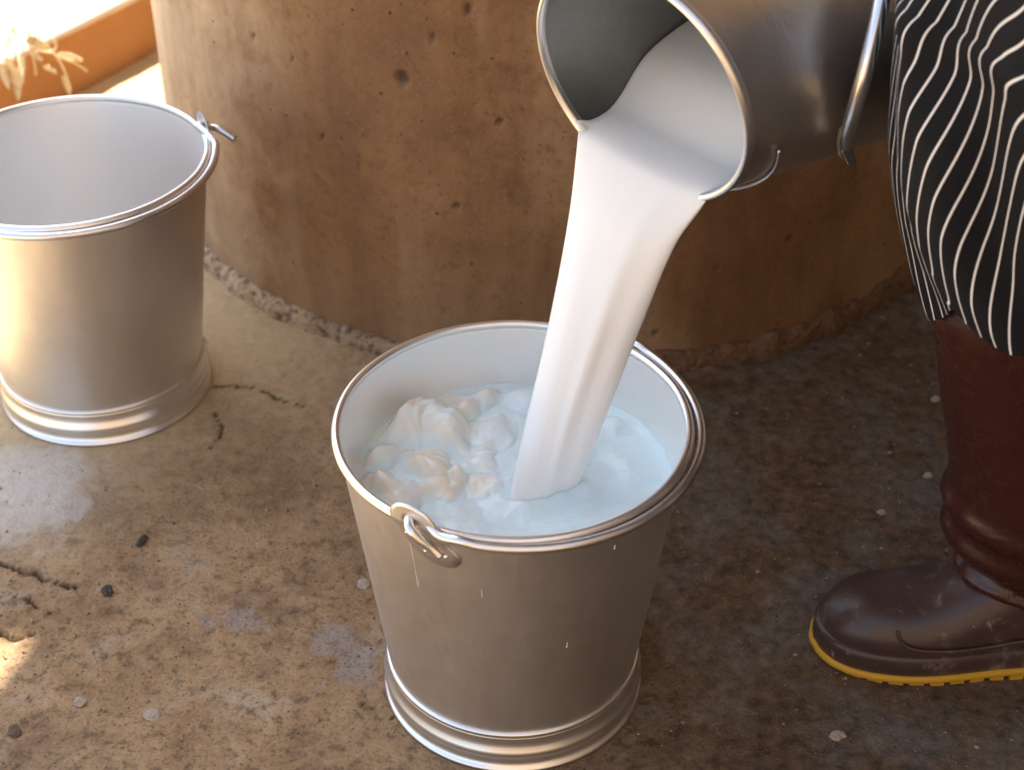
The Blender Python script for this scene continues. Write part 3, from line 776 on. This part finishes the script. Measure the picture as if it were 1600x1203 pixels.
# ------------------------------------------------------------------ person: body, apron, rubber boots
BX, BY = .0, 1.105
person = empty('person', (.56, 1.08, 0)); tag(person, 'person at the right in a pinstriped apron and dark red rubber boots, tipping the pail', 'person')
PL = Vector(person.location)
def skin_body():
    J = {'pelvis': (.62, 1.02, .90, .13), 'chest': (.50, 1.04, 1.22, .145), 'neck': (.43, 1.05, 1.42, .06), 'head': (.37, 1.06, 1.53, .085), 'crown': (.36, 1.06, 1.63, .075),
         'hipf': (.60, 1.12, .86, .095), 'kneef': (.47, 1.125, .50, .062), 'ankf': (.50, 1.11, .12, .042), 'hipn': (.64, .90, .86, .095), 'kneen': (.66, .84, .50, .062), 'ankn': (.72, .82, .12, .042),
         'shf': (.47, 1.24, 1.34, .062), 'elf': (.40, 1.40, 1.06, .042), 'wrf': (.30, 1.30, .80, .028), 'haf': (.27, 1.27, .745, .032),
         'shn': (.47, .84, 1.34, .062), 'eln': (.56, .86, 1.04, .042), 'wrn': (.50, 1.06, .80, .028), 'han': (.47, 1.12, .74, .032)}
    E = [('pelvis', 'chest'), ('chest', 'neck'), ('neck', 'head'), ('head', 'crown'), ('pelvis', 'hipf'), ('hipf', 'kneef'), ('kneef', 'ankf'), ('pelvis', 'hipn'), ('hipn', 'kneen'), ('kneen', 'ankn'),
         ('chest', 'shf'), ('shf', 'elf'), ('elf', 'wrf'), ('wrf', 'haf'), ('chest', 'shn'), ('shn', 'eln'), ('eln', 'wrn'), ('wrn', 'han')]
    names = list(J); me = bpy.data.meshes.new('body')
    vs = [Vector(J[n][:3])-PL for n in names]; es = [(names.index(a), names.index(b)) for a, b in E]; rad = [J[n][3] for n in names]
    for hand, wr_, dx in (('haf', 'wrf', Vector((0, .012, 0))), ('han', 'wrn', Vector((.012, 0, 0)))):
        h = Vector(J[hand][:3]); dirv = (h-Vector(J[wr_][:3])).normalized()
        for q in range(5):
            o_ = dx*(q-2)*1.3; ln = (.045, .07, .078, .072, .055)[q]
            i0 = len(vs); p1 = h+o_+dirv*ln*.5; p2 = p1+(dirv*.6+Vector((0, -.2, -.8))).normalized()*ln*.5
            vs += [p1-PL, p2-PL]; rad += [.009, .008]; es += [(names.index(hand), i0), (i0, i0+1)]
    me.from_pydata([tuple(p) for p in vs], es, []); me.materials.append(mat_simple('brown_skin', (.22, .11, .065), (.26, .135, .08), .5, 30, .1))
    o = bpy.data.objects.new('body', me); C.objects.link(o); o.parent = person
    o.modifiers.new('skin', 'SKIN'); sv_ = me.skin_vertices[0].data
    for i, r_ in enumerate(rad): sv_[i].radius = (r_, r_)
    sv_[0].use_root = True
    s_ = o.modifiers.new('sub', 'SUBSURF'); s_.levels = 2; s_.render_levels = 2
    # trousers
    vf = []
    for ch in (('pelvis', 'hipf', 'kneef', 'ankf'), ('pelvis', 'hipn', 'kneen', 'ankn')):
        pts = smooth_path([Vector(J[n][:3])-PL for n in ch], 6); rr = [J[n][3]*1.10+.006 for n in ch]
        rads = [interp([(i*6, r_) for i, r_ in enumerate(rr)], i) for i in range(len(pts))]
        vf.append(tube(pts[:-3], rads[:-3], 24))
    v, f = merge(*vf); mesh_obj('trousers', v, f, M_cloth, person)
    vf = [tube(smooth_path([Vector(J[n][:3])-PL for n in ('pelvis', 'chest', 'neck')], 8)[:-3], [.165, .166, .168, .17, .172, .175, .178, .18, .18, .17, .15, .13, .11, .09], 28)]
    for ch in (('chest', 'shf', 'elf'), ('chest', 'shn', 'eln')):
        pts = smooth_path([Vector(J[n][:3])-PL for n in ch], 6); vf.append(tube(pts, [.09-.035*i/12 for i in range(len(pts))], 20))
    v, f = merge(*vf); mesh_obj('shirt', v, f, mat_simple('blue_shirt_cloth', (.08, .12, .2), (.1, .15, .24), .85, 90, .3), person)
    v, f = merge(*[([Vector((.36, 1.06, 1.585))-PL+Vector((.096*math.cos(b)*math.cos(a), .09*math.sin(b)*math.cos(a), .10*math.sin(a))) for a in [R(0)+R(90)*i/8 for i in range(9)] for b in [2*PI*j/24 for j in range(24)]], [(i*24+j, i*24+(j+1) % 24, (i+1)*24+(j+1) % 24, (i+1)*24+j) for i in range(8) for j in range(24)])])
    mesh_obj('hair', v, f, M_dark, person)
skin_body()

def build_apron():
    ax_, ay_ = .135, .17; cy = 1.05
    den = math.sqrt(ax_**2+.09*ay_**2); dx, dy = ax_**2/den, .3*ay_**2/den; ys = cy+dy
    tab = []
    for px, py in [(1474, 508), (1462, 480), (1448, 452), (1428, 405), (1409, 340), (1394, 275), (1385, 200), (1391, 100), (1404, 0), (1412, -60)]:
        q = gy(px, py, ys); tab.append((q.z, q.x+dx))
    tab += [(.85, tab[-1][1]+.05), (1.10, tab[-1][1]+.02)]
    NU, NV = 520, 460; V = []; UV = []; F = []
    T0, T1 = R(75), R(292)       # from the far side round the front to the near side
    ztop = 1.12
    for i in range(NV+1):
        for j in range(NU+1):
            u = j/NU; th = lerp(T0, T1, u); y0 = cy+ay_*math.sin(th)
            hem = .360+.74*min(.15, max(0, ys-y0)) + .003*math.sin(th*9)
            vv = i/NV; z = lerp(hem, ztop, vv**1.15)
            cx = sinterp(tab, max(z, tab[0][0]))
            arc = (th-R(180))*.16
            # diagonal swags: ridges running from upper far side to lower near side
            ph = (arc*1.0+(z-.5)*.75)*34+1.3*nz(arc*7, z*5, 2)+.7*nz(arc*18, z*9, 6)
            fr = ph/(2*PI)-math.floor(ph/(2*PI))
            saw = (fr/.72 if fr < .72 else (1-fr)/.28); saw = saw*saw*(3-2*saw)
            amp = .019*sstep(R(172), R(200), th)*sstep(.36, .46, z)*(.6+.35*sstep(.40, .62, z))+.0015
            off = amp*(saw-.5)*1.5+.003*nz(arc*12, z*6, 9)
            flare = -.006*(1-sstep(.38, .50, z))
            rx, ry = ax_+off+flare, ay_+off
            V.append(Vector((cx+rx*math.cos(th), cy+ry*math.sin(th), z))-PL)
            wob = .70*math.sin(ph+.8)*(.35+.65*sstep(R(160), R(190), th))+.3*nz(arc*4, z*6, 3)+.16*math.sin(62*(arc*.9+z*.85)+2*nz(arc*6, z*5, 11))*(.4+.6*sstep(R(165), R(195), th))
            UV.append((arc/.0150-(z-.5)*(8+7*sstep(.42, .62, z)) + wob+60, z*10))
    n = NU+1
    for i in range(NV):
        for j in range(NU): F.append((i*n+j, i*n+j+1, (i+1)*n+j+1, (i+1)*n+j))
    o = mesh_obj('apron', V, F, M_apron, person, uv=UV)
    s = o.modifiers.new('t', 'SOLIDIFY'); s.thickness = .0016; s.offset = -1
build_apron()

def build_boot(cx, cy, mirror=1, lean=True):
    """boot pointing to -x, toe tip at cx, centre line y = cy"""
    root = empty('rubber_boot', Vector((cx+.15, cy, 0))-PL); root.parent = person
    O = Vector((cx+.15, cy, 0))
    def foot_ring(x, w, zb, zt, yo=0, n=40, pw=2.3):
        r_ = []
        for j in range(n):
            a = 2*PI*j/n; c_, s_ = math.cos(a), math.sin(a)
            yy = w*math.copysign(abs(c_)**(2/pw), c_); z0 = zb+(zt-zb)*.40
            zz = z0+((zt-z0)*abs(s_)**(2/2.1) if s_ > 0 else -(z0-zb)*abs(s_)**(2/4.0))
            r_.append(Vector((cx+x, cy+yo+yy, zz))-O)
        return r_
    tab = [(0.0, .004, .022, .030), (.004, .018, .016, .044), (.012, .030, .014, .056), (.026, .040, .013, .066), (.045, .047, .013, .071), (.075, .0515, .013, .072), (.105, .051, .013, .078), (.135, .047, .013, .093), (.165, .0425, .013, .115), (.20, .040, .013, .135), (.24, .041, .013, .14), (.27, .041, .013, .13), (.29, .034, .014, .11), (.302, .02, .018, .07), (.306, .004, .03, .05)]
    rings = [foot_ring(x, w, zb, zt) for x, w, zb, zt in tab]
    v, f = loft(rings, True, True, True)
    o = mesh_obj('foot', v, f, M_vamp, root); m_ = o.modifiers.new('s', 'SUBSURF'); m_.levels = 2; m_.render_levels = 2
    # foxing strip and toe cap edge
    def outline(d, x):
        ws = [(t[0], t[1]) for t in tab]; return sinterp(ws, x)+d
    N = 60
    def edge_loop(d, xa=0.0, xb=.306):
        near = []; far = []
        for i in range(N+1):
            t = i/N; x = xa+(xb-xa)*(.5-.5*math.cos(PI*t)); wv = max(.001, outline(0, x)); near.append((x, wv))
        c0 = (xa+xb)/2; pts = []
        for x, wv in near: pts.append((x, -wv))
        for x, wv in reversed(near[1:-1]): pts.append((x, wv))
        out = []
        n = len(pts)
        for i in range(n):
            p, q = pts[i-1], pts[(i+1) % n]; tx, ty = q[0]-p[0], q[1]-p[1]; l_ = math.hypot(tx, ty) or 1
            out.append((pts[i][0]+ty/l_*d*1.0, pts[i][1]-tx/l_*d*1.0))
        return out
    def strip(levels, nm, mt):
        rg = []
        for d, z in levels:
            rg.append([Vector((cx+x, cy+y, z))-O for x, y in edge_loop(d)])
        v, f = loft(rg, True, True, True); return mesh_obj(nm, v, f, mt, root)
    strip([(-.006, .010), (.0026, .0105), (.0036, .013), (.0038, .026), (.0030, .031), (.0012, .033), (-.004, .0335)], 'foxing_strip', M_vamp)
    so = strip([(-.006, .0042), (.0050, .0044), (.0062, .006), (.0062, .0105), (.0048, .0118), (-.004, .0119)], 'sole', M_sole)
    # tread lugs and heel block under the sole
    vf = []
    def blk(x0, x1, z0, z1, k):
        lo = []; vs = []
        for z in (z0, z1):
            for x, sgn in ((x0, -1), (x1, -1), (x1, 1), (x0, 1)):
                vs.append(Vector((cx+x, cy+sgn*(outline(0, (x if .01 < x < .30 else .015))+k), z))-O)
        return vs, [(0, 3, 2, 1), (4, 5, 6, 7), (0, 1, 5, 4), (1, 2, 6, 5), (2, 3, 7, 6), (3, 0, 4, 7)]
    for i in range(9): vf.append(blk(.022+i*.019, .022+i*.019+.013, -.003, .0046, .004))
    vf.append(blk(.212, .300, -.005, .0047, .0045))
    v, f = merge(*vf); mesh_obj('tread', v, f, M_sole, so, smooth=False)
    # shaft: rings following the shin, with the ankle folds
    if lean: edge = [(.325, gy(1457, 512, cy).x), ]
    left = [(1513, 905), (1500, 868), (1486, 835), (1480, 790), (1480, 740), (1478, 690), (1472, 640), (1466, 590), (1460, 545), (1456, 505), (1450, 470)]
    tabx = []
    for px, py in left:
        q = gy(px, py, cy+.02); tabx.append((q.z, q.x))
    z00 = tabx[0][0]; x00 = tabx[0][1]
    tabx = [(.055, x00+.020), (.085, x00+.010)]+[t for t in tabx if t[0] > .09]
    rings = []; NZ = 90; n = 72
    zt = .56
    for i in range(NZ+1):
        z = lerp(.05, zt, i/NZ)
        r_ = interp([(.05, .046), (.09, .050), (.12, .056), (.16, .062), (.24, .066), (.33, .066), (.40, .063), (.56, .058)], z)
        xl = sinterp(tabx, z); cxx = (xl+r_) if lean else cx+.235
        if z > .36: cxx += .004*sstep(.38, .42, z)+.05*sstep(.42, .56, z)
        ring = []
        for j in range(n):
            a = 2*PI*j/n; front = max(0, -math.cos(a))
            # ankle rolls: bulges slanting down towards the heel
            zz = z+.018*math.cos(a)+.006*nz(a*1.2, z*8, 3)
            fold = .0075*math.exp(-((zz-.128)/.013)**2)-.0130*math.exp(-((zz-.098)/.007)**2)+.0065*math.exp(-((zz-.165)/.010)**2)-.005*math.exp(-((zz-.148)/.006)**2)*(.6+.4*math.sin(a))+.005*math.exp(-((zz-.078)/.010)**2)
            fold *= .35+.65*front+.35*max(0, -math.sin(a))
            soft = .0022*nz(math.cos(a)*1.6, math.sin(a)*1.6, z*14)
            rr = r_+fold+soft
            ring.append(Vector((cxx+rr*math.cos(a)*1.04, cy+rr*math.sin(a)*.92, z))-O)
        rings.append(ring)
    v, f = loft(rings, True); o = mesh_obj('shaft', v, f, M_boot, root); sm = o.modifiers.new('t', 'SOLIDIFY'); sm.thickness = .003; sm.offset = -1
    # raised seam of the vamp panel: a curved bead along the side and over the instep
    sc = [(.062, -.044, .060), (.066, -.048, .050), (.080, -.0515, .044), (.11, -.0515, .042), (.14, -.048, .043), (.17, -.044, .046), (.20, -.042, .050)]
    pts = smooth_path([Vector((cx+x, cy+y-.0016, z))-O for x, y, z in sc], 6); v, f = tube(pts, .0016, 8); mesh_obj('seam', v, f, M_vamp, root)
    # strap of rubber climbing from the instep round the ankle
    return root
build_boot(.288, 1.105)
b2 = build_boot(.55, .82, 1, False)

# ------------------------------------------------------------------ chips, grains and husks lying on the floor
def chip(name, px, py, r, label, cat, mat, flat=.5, group=None, stretch=1.0, rz=0):
    p = gz(px, py); rnd = random.Random(int(px*7+py)); bm = bmesh.new(); bmesh.ops.create_icosphere(bm, subdivisions=3, radius=1)
    for v in bm.verts:
        k = 1+.45*noise.noise(v.co*1.6+Vector((px, py, 0)))+.2*noise.noise(v.co*4+Vector((py, 0, px)))
        v.co = Vector((v.co.x*k*r*stretch, v.co.y*k*r, v.co.z*k*r*flat))
    me = bpy.data.meshes.new(name); bm.to_mesh(me); bm.free(); me.materials.append(mat)
    if stretch > 1.3: me.polygons.foreach_set('use_smooth', [True]*len(me.polygons))
    o = bpy.data.objects.new(name, me); C.objects.link(o); o.location = (p.x, p.y, ground_h(p.x, p.y)+r*flat*.45); o.rotation_euler.z = rz or rnd.uniform(0, 6)
    tag(o, label, cat, group); return o
G = 'stone chips on the concrete'
chip('stone_chip', 125, 1094, .0055, 'rounded pale stone chip in the lower left corner area, left of the flatter chip', 'stone', M_stone, .5, G)
chip('stone_chip', 236, 1114, .0065, 'flat angular pale stone chip below and left of the bluish stains', 'stone', M_stone, .35, G, 1.2)
chip('stone_chip', 568, 912, .0065, 'bright round stone chip close to the left side of the milk bucket', 'stone', M_stone, .5, G)
chip('stone_chip', 1462, 622, .005, 'small white stone chip beside the boot shaft near the drum', 'stone', M_stone, .4, G, 1.2)
chip('stone_chip', 1450, 743, .005, 'white stone chip beside the middle of the boot shaft', 'stone', M_stone, .5, G)
chip('stone_chip', 1377, 803, .0045, 'pale stone chip halfway between bucket rim and boot shaft', 'stone', M_stone, .5, G)
chip('stone_chip', 1308, 1152, .0055, 'flat pale stone chip on the ground below the boot toe', 'stone', M_stone, .3, G, 1.3)
chip('seed_husk', 222, 846, .0040, 'black seed husk on bare concrete in front of the empty bucket', 'husk', M_dark, .6, None, 2.4, R(75))
chip('mud_crumb', 167, 922, .0060, 'dark brown mud crumb between the black husk and the corner crack', 'crumb', M_dark, .4, None, 1.2)
chip('mud_crumb', 22, 1140, .0060, 'large dull mud crumb at the bottom left corner', 'crumb', mat_simple('brown_mud', (.10, .065, .04), (.14, .09, .055), .9, 60, .5), .4, None, 1.3)
def grit():
    rnd = random.Random(11); V = []; F = []
    for i in range(2200):
        x = rnd.uniform(-.78, .68); y = rnd.uniform(.84, 1.9)
        if nz(x*6, y*6, 12) < rnd.uniform(-.5, .35)-(.35 if .3 < x < .5 and y > 1.15 else 0): continue
        if any(math.hypot(x-c[0], y-c[1]) < .124 for c, r in FLAT): continue
        if math.hypot(x-DC.x, y-DC.y) < DR+.01: continue
        s = rnd.choice((.0006, .0008, .0008, .0011, .0014, .0024)); z = ground_h(x, y)+s*.3; o = len(V)
        for d in ((1, 0, 0), (0, 1, 0), (-1, 0, 0), (0, -1, 0), (0, 0, .8), (0, 0, -.8)):
            V.append((x+s*(d[0]+rnd.uniform(-.4, .4)), y+s*(d[1]+rnd.uniform(-.4, .4)), z+s*(d[2]+rnd.uniform(-.2, .2))))
        for a, b, c in ((0, 1, 4), (1, 2, 4), (2, 3, 4), (3, 0, 4), (1, 0, 5), (2, 1, 5), (3, 2, 5), (0, 3, 5)): F.append((o+a, o+b, o+c))
    m = NT('sandy_grit'); col = m.ramp(m.noise(260, 1), [(.35, (.07, .045, .03)), (.5, (.28, .21, .15)), (.72, (.42, .35, .28))])
    tag(mesh_obj('grit', V, F, m.fin(col, .9), smooth=False), 'fine sandy grit scattered over the concrete', 'grit', kind='stuff')
grit()
